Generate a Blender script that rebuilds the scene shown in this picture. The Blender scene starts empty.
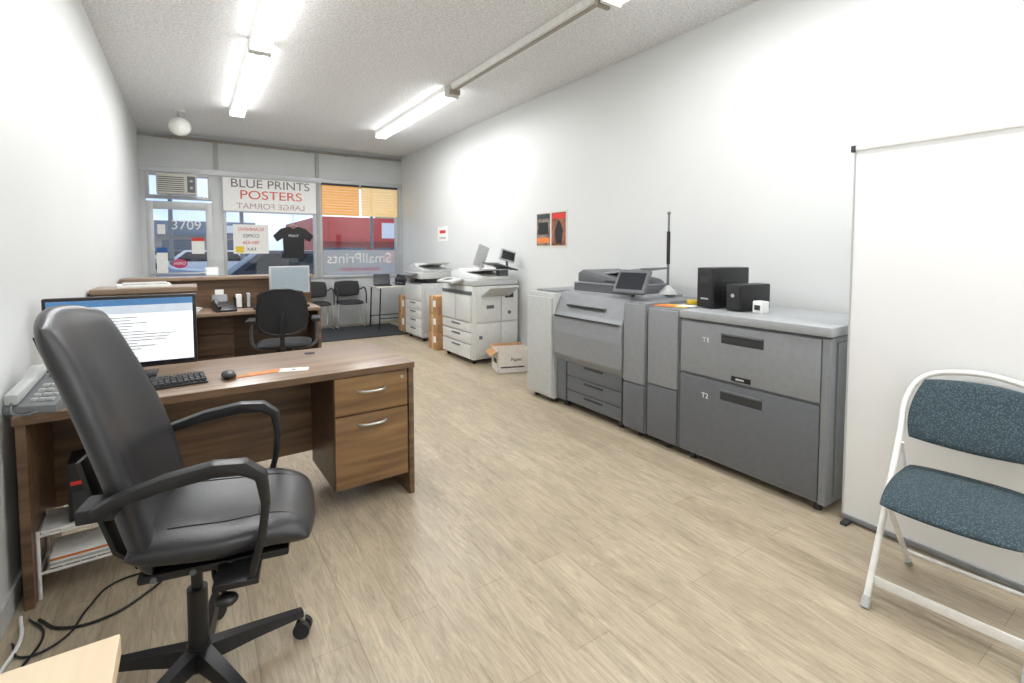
import bpy, bmesh, math, random
from mathutils import Vector, Matrix
random.seed(4)
PI=math.pi
# ---------------------------------------------------------------- materials
def lin(h):
    h=h.lstrip('#'); o=[]
    for i in (0,2,4):
        c=int(h[i:i+2],16)/255
        o.append(c/12.92 if c<=.04045 else ((c+.055)/1.055)**2.4)
    return (*o,1)
MC={}
def M(name,hx,rough=.5,metal=0,bump=None,vary=None,spec=.5,emit=0):
    if name in MC: return MC[name]
    m=bpy.data.materials.new(name); m.use_nodes=True
    nt=m.node_tree; b=nt.nodes['Principled BSDF']; c=lin(hx)
    b.inputs['Base Color'].default_value=c; b.inputs['Roughness'].default_value=rough
    b.inputs['Metallic'].default_value=metal; b.inputs['Specular IOR Level'].default_value=spec
    if emit:
        b.inputs['Emission Color'].default_value=c; b.inputs['Emission Strength'].default_value=emit
    tc=nt.nodes.new('ShaderNodeTexCoord')
    if vary is None: vary=(30,.05)
    n=nt.nodes.new('ShaderNodeTexNoise'); n.inputs['Scale'].default_value=vary[0]; n.inputs['Detail'].default_value=3
    nt.links.new(tc.outputs['Object'],n.inputs['Vector'])
    r=nt.nodes.new('ShaderNodeMapRange'); r.inputs['From Min'].default_value=.3; r.inputs['From Max'].default_value=.7
    r.inputs['To Min'].default_value=1-vary[1]; r.inputs['To Max'].default_value=1+vary[1]
    nt.links.new(n.outputs['Fac'],r.inputs['Value'])
    h=nt.nodes.new('ShaderNodeHueSaturation'); h.inputs['Color'].default_value=c
    nt.links.new(r.outputs['Result'],h.inputs['Value']); nt.links.new(h.outputs['Color'],b.inputs['Base Color'])
    if bump:
        n2=nt.nodes.new('ShaderNodeTexNoise'); n2.inputs['Scale'].default_value=bump[0]; n2.inputs['Detail'].default_value=4
        nt.links.new(tc.outputs['Object'],n2.inputs['Vector'])
        bp=nt.nodes.new('ShaderNodeBump'); bp.inputs['Strength'].default_value=bump[1]; bp.inputs['Distance'].default_value=bump[2]
        nt.links.new(n2.outputs['Fac'],bp.inputs['Height']); nt.links.new(bp.outputs['Normal'],b.inputs['Normal'])
    MC[name]=m; return m
def wood(name,h1,h2,rough,axis=0,sc=1.0):
    m=bpy.data.materials.new(name); m.use_nodes=True; nt=m.node_tree; b=nt.nodes['Principled BSDF']
    tc=nt.nodes.new('ShaderNodeTexCoord'); mp=nt.nodes.new('ShaderNodeMapping')
    s=[26*sc]*3; s[axis]=1.6*sc; mp.inputs['Scale'].default_value=s
    nt.links.new(tc.outputs['Object'],mp.inputs['Vector'])
    n=nt.nodes.new('ShaderNodeTexNoise'); n.inputs['Scale'].default_value=1; n.inputs['Detail'].default_value=6; n.inputs['Distortion'].default_value=.6
    nt.links.new(mp.outputs['Vector'],n.inputs['Vector'])
    cr=nt.nodes.new('ShaderNodeValToRGB'); e=cr.color_ramp.elements
    e[0].position=.34; e[0].color=lin(h1); e[1].position=.68; e[1].color=lin(h2)
    nt.links.new(n.outputs['Fac'],cr.inputs['Fac']); nt.links.new(cr.outputs['Color'],b.inputs['Base Color'])
    b.inputs['Roughness'].default_value=rough
    return m
def floor_mat():
    m=bpy.data.materials.new('vinyl_plank_floor'); m.use_nodes=True; nt=m.node_tree; b=nt.nodes['Principled BSDF']; L=nt.links
    tc=nt.nodes.new('ShaderNodeTexCoord'); mp=nt.nodes.new('ShaderNodeMapping'); mp.inputs['Rotation'].default_value=(0,0,PI/2)
    L.new(tc.outputs['Object'],mp.inputs['Vector'])
    br=nt.nodes.new('ShaderNodeTexBrick'); br.offset=.37; br.offset_frequency=2
    for k,v in (('Scale',1),('Mortar Size',.0012),('Mortar Smooth',.1),('Bias',0),('Brick Width',1.22),('Row Height',.152)): br.inputs[k].default_value=v
    br.inputs['Color1'].default_value=lin('#b7a992'); br.inputs['Color2'].default_value=lin('#ab9c85'); br.inputs['Mortar'].default_value=lin('#92836d')
    L.new(mp.outputs['Vector'],br.inputs['Vector'])
    m2=nt.nodes.new('ShaderNodeMapping'); m2.inputs['Scale'].default_value=(34,3.6,1); L.new(tc.outputs['Object'],m2.inputs['Vector'])
    n=nt.nodes.new('ShaderNodeTexNoise'); n.inputs['Scale'].default_value=1; n.inputs['Detail'].default_value=10; n.inputs['Roughness'].default_value=.74; n.inputs['Distortion'].default_value=2.2
    L.new(m2.outputs['Vector'],n.inputs['Vector'])
    r=nt.nodes.new('ShaderNodeMapRange'); r.inputs['From Min'].default_value=.32; r.inputs['From Max'].default_value=.68; r.inputs['To Min'].default_value=.64; r.inputs['To Max'].default_value=1.18
    L.new(n.outputs['Fac'],r.inputs['Value'])
    n3=nt.nodes.new('ShaderNodeTexNoise'); n3.inputs['Scale'].default_value=5; n3.inputs['Detail'].default_value=4
    m3=nt.nodes.new('ShaderNodeMapping'); m3.inputs['Scale'].default_value=(2.2,.6,1); L.new(tc.outputs['Object'],m3.inputs['Vector']); L.new(m3.outputs['Vector'],n3.inputs['Vector'])
    r3=nt.nodes.new('ShaderNodeMapRange'); r3.inputs['From Min'].default_value=.3; r3.inputs['From Max'].default_value=.7; r3.inputs['To Min'].default_value=.9; r3.inputs['To Max'].default_value=1.08
    L.new(n3.outputs['Fac'],r3.inputs['Value'])
    mu=nt.nodes.new('ShaderNodeMath'); mu.operation='MULTIPLY'; L.new(r.outputs['Result'],mu.inputs[0]); L.new(r3.outputs['Result'],mu.inputs[1])
    h=nt.nodes.new('ShaderNodeHueSaturation'); L.new(br.outputs['Color'],h.inputs['Color']); L.new(mu.outputs[0],h.inputs['Value'])
    L.new(h.outputs['Color'],b.inputs['Base Color']); b.inputs['Roughness'].default_value=.4
    bp=nt.nodes.new('ShaderNodeBump'); bp.inputs['Strength'].default_value=.15; bp.inputs['Distance'].default_value=.002; L.new(n.outputs['Fac'],bp.inputs['Height']); L.new(bp.outputs['Normal'],b.inputs['Normal'])
    return m
def fabric_mat():
    m=bpy.data.materials.new('patterned_upholstery'); m.use_nodes=True; nt=m.node_tree; b=nt.nodes['Principled BSDF']; L=nt.links
    tc=nt.nodes.new('ShaderNodeTexCoord'); v=nt.nodes.new('ShaderNodeTexVoronoi'); v.inputs['Scale'].default_value=150; L.new(tc.outputs['Object'],v.inputs['Vector'])
    cr=nt.nodes.new('ShaderNodeValToRGB'); e=cr.color_ramp.elements; e[0].position=.08; e[0].color=lin('#5a6a6e'); e[1].position=.5; e[1].color=lin('#303f46')
    L.new(v.outputs['Distance'],cr.inputs['Fac']); L.new(cr.outputs['Color'],b.inputs['Base Color']); b.inputs['Roughness'].default_value=.95
    return m
def ceil_mat():
    m=bpy.data.materials.new('popcorn_ceiling'); m.use_nodes=True; nt=m.node_tree; b=nt.nodes['Principled BSDF']; L=nt.links
    tc=nt.nodes.new('ShaderNodeTexCoord'); n=nt.nodes.new('ShaderNodeTexNoise'); n.inputs['Scale'].default_value=58; n.inputs['Detail'].default_value=5; n.inputs['Roughness'].default_value=.75; L.new(tc.outputs['Object'],n.inputs['Vector'])
    cr=nt.nodes.new('ShaderNodeValToRGB'); e=cr.color_ramp.elements; e[0].position=.36; e[0].color=lin('#cfd0d1'); e[1].position=.6; e[1].color=lin('#f6f6f6')
    L.new(n.outputs['Fac'],cr.inputs['Fac']); L.new(cr.outputs['Color'],b.inputs['Base Color']); b.inputs['Roughness'].default_value=.95
    bp=nt.nodes.new('ShaderNodeBump'); bp.inputs['Strength'].default_value=.55; bp.inputs['Distance'].default_value=.007; L.new(n.outputs['Fac'],bp.inputs['Height']); L.new(bp.outputs['Normal'],b.inputs['Normal'])
    return m
def glass_mat():
    m=bpy.data.materials.new('window_glass'); m.use_nodes=True; nt=m.node_tree; nt.nodes.clear(); L=nt.links
    o=nt.nodes.new('ShaderNodeOutputMaterial'); t=nt.nodes.new('ShaderNodeBsdfTransparent'); g=nt.nodes.new('ShaderNodeBsdfGlossy'); g.inputs['Roughness'].default_value=.03
    mx=nt.nodes.new('ShaderNodeMixShader'); mx.inputs[0].default_value=.07; L.new(t.outputs[0],mx.inputs[1]); L.new(g.outputs[0],mx.inputs[2]); L.new(mx.outputs[0],o.inputs[0])
    return m
def frost_mat(name,hx,a):
    m=bpy.data.materials.new(name); m.use_nodes=True; b=m.node_tree.nodes['Principled BSDF']; b.inputs['Base Color'].default_value=lin(hx); b.inputs['Alpha'].default_value=a; b.inputs['Roughness'].default_value=.7
    return m
WALL=M('painted_wall','#d9dbda',.5,bump=(180,.12,.002),vary=(1.5,.012))
WALLB=M('painted_block_wall','#d0d3d3',.6,bump=(120,.15,.002),vary=(3,.03))
CEIL=ceil_mat(); FLOOR=floor_mat(); GLASS=glass_mat()
TRIM=M('trim_paint','#c7c8c6',.45); ALU=M('aluminium_frame','#bfc1c2',.4,.2)
BAT=M('batten_paint','#a9abab',.5)
WALN=wood('walnut_laminate','#54402f','#7d6148',.38,0); WALV=wood('walnut_drawer','#6c5036','#937249',.35,0,.8)
TOPW=wood('walnut_top','#7a6454','#9c8670',.3,0); WALD=wood('walnut_dark','#443225','#644b38',.4,0)
BIRCH=wood('birch_top','#cdb797','#dccaac',.45,1,.6)
LEA=M('black_leather','#2a2a2c',.34,bump=(260,.35,.002),vary=(5,.12)); LEAS=M('leather_seam','#0e0e10',.5)
BLK=M('black_plastic','#1a1a1c',.4); BLK2=M('black_matte','#262628',.65)
MESHB=M('black_mesh_fabric','#26272a',.85,bump=(500,.5,.002))
GL=M('printer_grey','#8b8e91',.42); GM=M('printer_mid_grey','#7e8184',.42); GD=M('printer_dark_grey','#64676b',.45); GS=M('seam_dark','#343638',.6)
GT=M('printer_top_grey','#a0a3a5',.4); LW=M('offwhite_plastic','#d6d7d4',.4); LG=M('light_grey_plastic','#bcbebd',.4)
WHT=M('white_plastic','#eeeeec',.4); WTUBE=M('white_painted_tube','#e9e8e4',.28); BOARD=M('white_board','#f1f2f2',.45,vary=(1,.01))
CHR=M('brushed_metal','#c9c9c6',.28,.9); CARD=M('cardboard','#b48a60',.8,vary=(8,.08)); PAP=M('paper_white','#f2f2ee',.7)
RED=M('sign_red','#d8362e',.6); ORG=M('orange_print','#e5803c',.6); YEL=M('yellow_paper','#f1cf3d',.6); BLU=M('blue_print','#2f5f9e',.6); PINK=M('pink_print','#c9486f',.6)
DKG=M('sign_dark','#3c4146',.6); FAB=fabric_mat(); MAT=M('charcoal_mat','#2f3235',.95,bump=(400,.6,.004),vary=(60,.15))
TUBE=M('fluorescent_tube','#ffffff',.3,emit=11.0); FIX=M('fixture_enamel','#e6e6e3',.35); RACE=M('raceway','#9d9689',.5)
SCR=M('screen_white','#f5f7fa',.3,emit=.45); SCRB=M('screen_blue','#4b78a8',.3,emit=.4); SCRT=M('screen_text','#8a9098',.3,emit=.15); SCRD=M('screen_dark','#20242a',.2)
GLOBE=M('opal_globe','#f2f2ec',.25)
BL1=M('blind_orange','#e3ab62',.7,emit=.35); BL2=M('blind_yellow','#e8cb94',.7,emit=.35)  # emission in the blind colours stands in for daylight through the slats
# ---------------------------------------------------------------- builder
SC=bpy.context.scene.collection
def link(o): SC.objects.link(o); return o
def smooth(me,ang=40):
    bm=bmesh.new(); bm.from_mesh(me); a=math.radians(ang)
    for f in bm.faces: f.smooth=True
    for e in bm.edges:
        e.smooth = not (len(e.link_faces)==2 and e.calc_face_angle(0)>a)
    bm.to_mesh(me); bm.free()
class O:
    def __init__(s,name,loc=(0,0,0),rot=0,world=False):
        s.e=link(bpy.data.objects.new(name,None)); s.e.empty_display_size=.1
        s.e.location=loc; s.e.rotation_euler=(0,0,math.radians(rot)); s.off=Vector(loc) if world else Vector((0,0,0))
    def add(s,name,bm,mat,sm=None):
        me=bpy.data.meshes.new(name); bmesh.ops.translate(bm,verts=bm.verts,vec=-s.off)
        bmesh.ops.recalc_face_normals(bm,faces=bm.faces); bm.to_mesh(me); bm.free(); me.materials.append(mat)
        if sm: smooth(me,sm)
        o=link(bpy.data.objects.new(name,me)); o.parent=s.e; return o
    def box(s,name,x0,x1,y0,y1,z0,z1,mat,bev=0,rot=None,seg=2):
        bm=bmesh.new(); bmesh.ops.create_cube(bm,size=1)
        c=Vector(((x0+x1)/2,(y0+y1)/2,(z0+z1)/2))
        for v in bm.verts: v.co=Vector((v.co.x*(x1-x0),v.co.y*(y1-y0),v.co.z*(z1-z0)))
        if bev: bmesh.ops.bevel(bm,geom=bm.edges[:],offset=bev,segments=seg,affect='EDGES',profile=.6)
        if rot: bmesh.ops.rotate(bm,verts=bm.verts,cent=(0,0,0),matrix=Matrix.Rotation(math.radians(rot[1]),3,rot[0]))
        bmesh.ops.translate(bm,verts=bm.verts,vec=c)
        return s.add(name,bm,mat,35 if bev else None)
    def cyl(s,name,p1,p2,r,mat,r2=None,seg=24):
        p1=Vector(p1);p2=Vector(p2); d=p2-p1; bm=bmesh.new()
        bmesh.ops.create_cone(bm,cap_ends=True,segments=seg,radius1=r,radius2=r if r2 is None else r2,depth=d.length)
        q=d.to_track_quat('Z','Y').to_matrix(); bmesh.ops.rotate(bm,verts=bm.verts,cent=(0,0,0),matrix=q)
        bmesh.ops.translate(bm,verts=bm.verts,vec=(p1+p2)/2); return s.add(name,bm,mat,40)
    def sph(s,name,c,r,mat,sc=(1,1,1)):
        bm=bmesh.new(); bmesh.ops.create_uvsphere(bm,u_segments=28,v_segments=18,radius=r)
        for v in bm.verts: v.co=Vector((v.co.x*sc[0],v.co.y*sc[1],v.co.z*sc[2]))+Vector(c)
        return s.add(name,bm,mat,80)
    def prism(s,name,pts,a0,a1,mat,axis='y',bev=0):
        bm=bmesh.new()
        def P(p,a): return {'y':(p[0],a,p[1]),'x':(a,p[0],p[1]),'z':(p[0],p[1],a)}[axis]
        A=[bm.verts.new(P(p,a0)) for p in pts]; B=[bm.verts.new(P(p,a1)) for p in pts]; n=len(pts)
        bm.faces.new(A); bm.faces.new(B[::-1])
        for i in range(n): bm.faces.new((A[i],B[i],B[(i+1)%n],A[(i+1)%n]))
        bmesh.ops.recalc_face_normals(bm,faces=bm.faces)
        if bev: bmesh.ops.bevel(bm,geom=bm.edges[:],offset=bev,segments=2,affect='EDGES',profile=.6)
        return s.add(name,bm,mat,35)
    def tube(s,name,pts,r,mat,cyc=False,smoothp=True,res=10):
        cu=bpy.data.curves.new(name,'CURVE'); cu.dimensions='3D'; cu.bevel_depth=r; cu.bevel_resolution=4; cu.use_fill_caps=True; cu.resolution_u=res
        if smoothp:
            sp=cu.splines.new('BEZIER'); sp.bezier_points.add(len(pts)-1)
            for b,p in zip(sp.bezier_points,pts): b.co=Vector(p)-s.off; b.handle_left_type=b.handle_right_type='AUTO'
        else:
            sp=cu.splines.new('POLY'); sp.points.add(len(pts)-1)
            for b,p in zip(sp.points,pts): b.co=(*(Vector(p)-s.off),1)
        sp.use_cyclic_u=cyc
        t=bpy.data.objects.new('t',cu); me=bpy.data.meshes.new_from_object(t); bpy.data.objects.remove(t)
        me.name=name
        if not me.materials: me.materials.append(mat)
        else: me.materials[0]=mat
        smooth(me,60); o=link(bpy.data.objects.new(name,me)); o.parent=s.e; return o
    def ribbon(s,name,path,y0,y1,th,mat,bev=.006):
        P=[Vector((p[0],p[1])) for p in path]; n=len(P); up=[];dn=[]
        for i in range(n):
            t=(P[min(i+1,n-1)]-P[max(i-1,0)]).normalized(); nn=Vector((-t.y,t.x)); h=th[i] if isinstance(th,list) else th
            up.append(P[i]+nn*h/2); dn.append(P[i]-nn*h/2)
        return s.prism(name,[tuple(p) for p in up+dn[::-1]],y0,y1,mat,'y',bev)
    def pad(s,name,S,T,mat,n=26,k=.3,e=6,back=None):
        bm=bmesh.new(); g=[math.sin(PI/2*(-1+2*i/n)) for i in range(n+1)]
        def pt(u,v): return Vector(S(u*math.sqrt(1-k*v*v/2),v*math.sqrt(1-k*u*u/2)))
        h=.01; tops={};bots={}
        Tb=T if back is None else back
        for i,u in enumerate(g):
            for j,v in enumerate(g):
                p=pt(u,v); du=pt(min(u+h,1),v)-pt(max(u-h,-1),v); dv=pt(u,min(v+h,1))-pt(u,max(v-h,-1)); N=du.cross(dv); N.normalize()
                t=math.sqrt(max(0,(1-abs(u)**e)*(1-abs(v)**e)))
                tops[i,j]=bm.verts.new(p+N*T*t); bots[i,j]=bm.verts.new(p-N*Tb*t)
        for i in range(n):
            for j in range(n):
                bm.faces.new((tops[i,j],tops[i+1,j],tops[i+1,j+1],tops[i,j+1])); bm.faces.new((bots[i,j],bots[i,j+1],bots[i+1,j+1],bots[i+1,j]))
        bmesh.ops.remove_doubles(bm,verts=bm.verts,dist=1e-5)
        return s.add(name,bm,mat,75)
    def text(s,name,txt,loc,size,mat,face='-y',align='CENTER',ext=.001,sx=1,tilt=0):
        cu=bpy.data.curves.new(name,'FONT'); cu.body=txt; cu.size=size; cu.align_x=align; cu.align_y='CENTER'; cu.extrude=ext
        t=bpy.data.objects.new('t',cu); me=bpy.data.meshes.new_from_object(t); bpy.data.objects.remove(t); me.name=name
        if not me.materials: me.materials.append(mat)
        else: me.materials[0]=mat
        R={'-y':Matrix.Rotation(PI/2,4,'X'),'-x':Matrix.Rotation(-PI/2,4,'Z')@Matrix.Rotation(PI/2,4,'X')}[face]
        me.transform(Matrix.Translation(Vector(loc)-s.off)@R@Matrix.Rotation(tilt,4,'Z')@Matrix.Diagonal((sx,1,1,1)))
        if sx<0: me.flip_normals()
        o=link(bpy.data.objects.new(name,me)); o.parent=s.e; return o
def room(name,x0,x1,y0,y1,z0,z1,mat,bev=0):
    bm=bmesh.new(); bmesh.ops.create_cube(bm,size=1)
    for v in bm.verts: v.co=Vector((v.co.x*(x1-x0)+(x0+x1)/2,v.co.y*(y1-y0)+(y0+y1)/2,v.co.z*(z1-z0)+(z0+z1)/2))
    me=bpy.data.meshes.new(name); bm.to_mesh(me); bm.free(); me.materials.append(mat); return link(bpy.data.objects.new(name,me))
# ---------------------------------------------------------------- room
XL,XR,YB,YF,H=-.60,3.45,9.15,-2.2,3.14
room('floor',XL-.15,XR+.15,YF-.15,YB+.15,-.1,0,FLOOR)
room('ceiling',XL-.15,XR+.15,YF-.15,YB+.15,H,H+.1,CEIL)
room('wall_left',XL-.15,XL,YF-.15,YB+.15,0,H,WALL)
room('wall_right',XR,XR+.15,YF-.15,YB+.15,0,H,WALL)
room('wall_front',XL,XR,YF-.15,YF,0,H,WALL)
wb=O('wall_back',(0,YB,0),world=True)
wb.box('upper_wall',XL,XR,YB,YB+.15,2.58,H,WALLB)
wb.box('sill_wall',.46,XR,YB,YB+.15,0,.86,WALLB)
wb.box('side_jamb',XL,-.53,YB-.002,YB+.15,0,2.58,WALLB)
wb.box('door_jamb',.32,.46,YB-.002,YB+.15,0,2.58,WALLB)
wb.box('header_rail',XL,XR,YB-.03,YB,2.54,2.62,ALU)
for i,x in enumerate((.39,1.91)): wb.box('batten_%d'%i,x-.03,x+.03,YB-.025,YB,2.62,H-.05,BAT)
wb.box('top_batten',XL,XR,YB-.03,YB,H-.09,H-.04,BAT)
wb.box('corner_post',XR-.07,XR,YB-.03,YB,.86,2.56,ALU)
b=O('baseboard_right',(XR,0,0),world=True); b.box('board',XR-.012,XR,YF,YB,0,.09,TRIM)
b=O('baseboard_left',(XL,0,0),world=True); b.box('board',XL,XL+.012,YF,YB,0,.09,TRIM)
b=O('trim_1',(0,YB,0),world=True); b.tube('conduit',[(-.4,YB-.06,3.06),(3.4,YB-.06,3.06)],.014,RACE,smoothp=False)
for i in range(6): b.box('strap_%d'%i,-.2+i*.65,-.18+i*.65,YB-.08,YB,3.04,3.08,RACE)
def window(name,x0,x1,z0,z1):
    w=O(name,((x0+x1)/2,YB+.05,z0),world=True); t=.05; y0,y1=YB-.01,YB+.1
    w.box('frame_left',x0,x0+t,y0,y1,z0,z1,ALU,.004); w.box('frame_right',x1-t,x1,y0,y1,z0,z1,ALU,.004)
    w.box('frame_top',x0+t,x1-t,y0,y1,z1-t,z1,ALU,.004); w.box('frame_bottom',x0+t,x1-t,y0-.03,y1,z0,z0+t,ALU,.004)
    w.box('glass',x0+t,x1-t,YB+.05,YB+.056,z0+t,z1-t,GLASS); return w
window('window_1',.46,1.89,.86,2.54); window('window_2',1.93,3.38,.86,2.54)
wb.box('mullion',1.885,1.935,YB-.04,YB+.12,.86,2.54,BAT)
window('window_3',-.53,.32,2.14,2.54)
d=O('door_1',(-.1,YB,0),world=True)
x0,x1=-.53,.32
for nm,a in (('stile_left',(x0,x0+.09,0,2.1)),('stile_right',(x1-.09,x1,0,2.1)),('rail_top',(x0+.09,x1-.09,1.98,2.1)),('rail_bottom',(x0+.09,x1-.09,0,.25))):
    d.box(nm,a[0],a[1],YB,YB+.06,a[2],a[3],ALU,.004)
d.box('glass',x0+.09,x1-.09,YB+.03,YB+.036,.25,1.98,GLASS)
d.tube('push_bar',[(x0+.05,YB-.0,1.0),(x0+.07,YB-.07,1.0),(x1-.07,YB-.07,1.0),(x1-.05,YB,1.0)],.014,CHR)
d.text('street_number','3709',(-.03,YB+.025,1.74),.2,WHT)
d.box('notice',.03,.2,YB+.02,YB+.024,1.3,1.55,PAP); d.box('notice_band',.03,.2,YB+.016,YB+.02,1.5,1.55,RED)
d.sph('logo_disc',(-.13,YB+.015,1.15),.1,PINK,(1,.04,.7)); d.text('logo_text','OPEN',(-.13,YB+.005,1.15),.06,WHT,sx=-1)
d.box('hours_plate',-.42,-.28,YB+.02,YB+.024,1.0,1.4,PAP); d.box('hours_header',-.42,-.28,YB+.016,YB+.02,1.32,1.4,BLU); d.box('safety_sticker',-.4,-.3,YB+.02,YB+.024,1.6,1.75,PAP)
# ---------------------------------------------------------------- window contents
s=O('window_banner',(1.17,YB-.06,2.0),world=True)
s.box('cloth',.47,1.87,YB-.065,YB-.06,1.98,2.53,M('banner_cloth','#e9e9e6',.8,emit=.12))  # faint emission in the cloth imitates backlight from the window behind
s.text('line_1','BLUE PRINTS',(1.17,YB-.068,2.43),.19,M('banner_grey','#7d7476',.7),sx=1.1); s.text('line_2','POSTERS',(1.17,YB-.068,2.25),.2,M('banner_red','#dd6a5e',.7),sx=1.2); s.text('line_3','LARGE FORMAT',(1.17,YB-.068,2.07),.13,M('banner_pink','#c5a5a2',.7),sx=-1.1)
for i in range(2): s.cyl('rail_%d'%i,(.47,YB-.065,1.98+.55*i),(1.87,YB-.065,1.98+.55*i),.012,LG)
s=O('window_notice',(.9,YB,1.6),world=True)
s.box('sheet',.6,1.12,YB+.03,YB+.034,1.3,1.78,PAP)
for i,(c,t) in enumerate(((RED,'SCANNING'),(DKG,'COPIES'),(RED,'780-426'),(DKG,'FAX'))): s.text('row_%d'%i,t,(.86,YB+.027,1.7-i*.11),.075,c,sx=-1)
s.box('photo',.63,.75,YB+.022,YB+.026,1.32,1.42,YEL)
s=O('black_tshirt',(1.5,YB-.03,1.3),world=True)
pts=[(1.34,1.22),(1.66,1.22),(1.67,1.56),(1.76,1.5),(1.82,1.6),(1.7,1.72),(1.57,1.76),(1.5,1.72),(1.43,1.76),(1.3,1.72),(1.18,1.6),(1.24,1.5),(1.33,1.56)]
s.prism('shirt_body',pts,YB-.035,YB-.02,BLK2,'y',.003); s.text('chest_print','PRINT',(1.5,YB-.037,1.6),.06,WHT)
s.tube('hanger',[(1.4,YB-.027,1.74),(1.5,YB-.027,1.8),(1.6,YB-.027,1.74)],.006,CHR,smoothp=False)
s.tube('hook',[(1.5,YB-.027,1.8),(1.5,YB-.027,1.98)],.004,CHR,smoothp=False)
for nm,x0,x1,mm in (('window_blind',1.97,2.62,BL1),('window_blind',2.66,3.34,BL2)):
    s=O(nm,((x0+x1)/2,YB-.04,2.3),world=True); n=11
    for i in range(n): s.box('slat_%d'%i,x0,x1,YB-.06,YB-.045,1.98+i*.048,2.024+i*.048,mm,.003,rot=('X',14))
    s.box('head_rail',x0,x1,YB-.075,YB-.035,2.5,2.54,DKG)
s=O('window_decal',(2.6,YB+.04,1.1),world=True)
s.box('frosted_film',1.99,3.32,YB+.04,YB+.044,.92,1.36,frost_mat('frosted_film','#dfe3e6',.35)); s.text('script_text','SmallPrints',(2.65,YB+.034,1.2),.27,WHT,ext=.0005,sx=-1); s.text('sub_text','PRINTING & DESIGN',(2.65,YB+.034,1.0),.08,PINK,sx=-1)
# ---------------------------------------------------------------- AC, globe, lights
s=O('window_air_conditioner',(-.13,YB,2.16),world=True)
s.box('casing',-.38,.12,YB-.28,YB-.012,2.195,2.485,M('ac_casing','#d0ccc0',.5),.012)
for i in range(8): s.box('louver_%d'%i,-.36,-.04,YB-.288,YB-.28,2.22+i*.03,2.232+i*.03,GD)
s.box('control_panel',.0,.1,YB-.287,YB-.28,2.22,2.46,GD)
for i in range(2): s.cyl('knob_%d'%i,(.05,YB-.3,2.29+i*.1),(.05,YB-.287,2.29+i*.1),.02,LG)
s=O('ceiling_globe_light',(-.06,7.63,H),world=True)
s.cyl('canopy',(-.06,7.63,H-.03),(-.06,7.63,H),.07,FIX,.06); s.cyl('stem',(-.06,7.63,H-.1),(-.06,7.63,H-.03),.02,CHR); s.sph('globe',(-.06,7.63,H-.21),.125,GLOBE,(1,1,.92))
def fixture(x,y0,y1,lit=True,power=60):
    s=O('fluorescent_light_fixture' if lit else 'lighting_raceway',(x,(y0+y1)/2,H),world=True); T=H-.002
    if lit:
        s.prism('housing',[(x-.09,T),(x-.07,H-.05),(x-.03,H-.075),(x+.03,H-.075),(x+.07,H-.05),(x+.09,T)],y0,y1,FIX)
        for i,dx in enumerate((-.055,.055)):
            s.cyl('tube_%d'%i,(x+dx,y0+.04,H-.09),(x+dx,y1-.04,H-.09),.017,TUBE,seg=12)
        for i,y in enumerate((y0+.01,y1-.04)): s.box('end_cap_%d'%i,x-.085,x+.085,y,y+.03,H-.115,T,FIX,.004)
        l=bpy.data.lights.new('tube_glow','AREA'); l.shape='RECTANGLE'; l.size=.16; l.size_y=(y1-y0)*.95; l.energy=power; l.color=(.98,.99,1)
        o=link(bpy.data.objects.new('tube_glow',l)); o.location=(0,0,-.125); o.parent=s.e
    else:
        s.prism('rail',[(x-.06,T),(x-.05,H-.05),(x+.05,H-.05),(x+.06,T)],y0,y1,FIX); s.box('slot',x-.02,x+.02,y0,y1,H-.056,H-.05,RACE)
        for i,y in enumerate((y0+.02,y1-.05)): s.box('socket_%d'%i,x-.06,x+.06,y,y+.03,H-.1,T,RACE,.004)
PW=29
fixture(.55,4.75,7.15,power=PW+9); fixture(.55,2.3,4.72,power=PW); fixture(.55,-1.8,.6,power=PW)
fixture(2.45,4.92,7.34,power=PW+9); fixture(2.45,2.55,4.9,False); fixture(2.45,.1,2.53,power=PW); fixture(2.45,-2.1,.05,power=PW)
# ---------------------------------------------------------------- desk 1
D1=O('office_desk',(1.02,2.54,0),2.0)
D1.box('desktop',-1.585,0,0,.7,.712,.745,TOPW,.003)
D1.box('front_edge_band',-1.585,0,-.003,.0,.712,.743,WALN)
D1.box('right_panel',-.03,0,.01,.69,0,.712,WALN,.002)
D1.box('left_panel',-1.58,-1.55,.01,.69,0,.712,WALN,.002)
D1.box('modesty_panel',-1.55,-.03,.5,.52,.18,.712,WALN)
D1.box('pedestal_box',-.43,-.035,.035,.5,.12,.712,WALD)
D1.box('top_drawer_front',-.428,-.037,.012,.033,.51,.705,WALV,.002); D1.box('file_drawer_front',-.428,-.037,.012,.033,.125,.503,WALV,.002)
for i,z in enumerate((.625,.45)):
    D1.tube('bow_handle_%d'%i,[(-.31,.012,z),(-.29,-.008,z),(-.235,-.018,z+.0),(-.18,-.008,z),(-.16,.012,z)],.007,CHR)
D1.cyl('drawer_lock',(-.07,.006,.67),(-.07,.014,.67),.009,CHR); D1.cyl('cable_grommet',(-.42,.56,.745),(-.42,.56,.748),.03,BLK)
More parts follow.
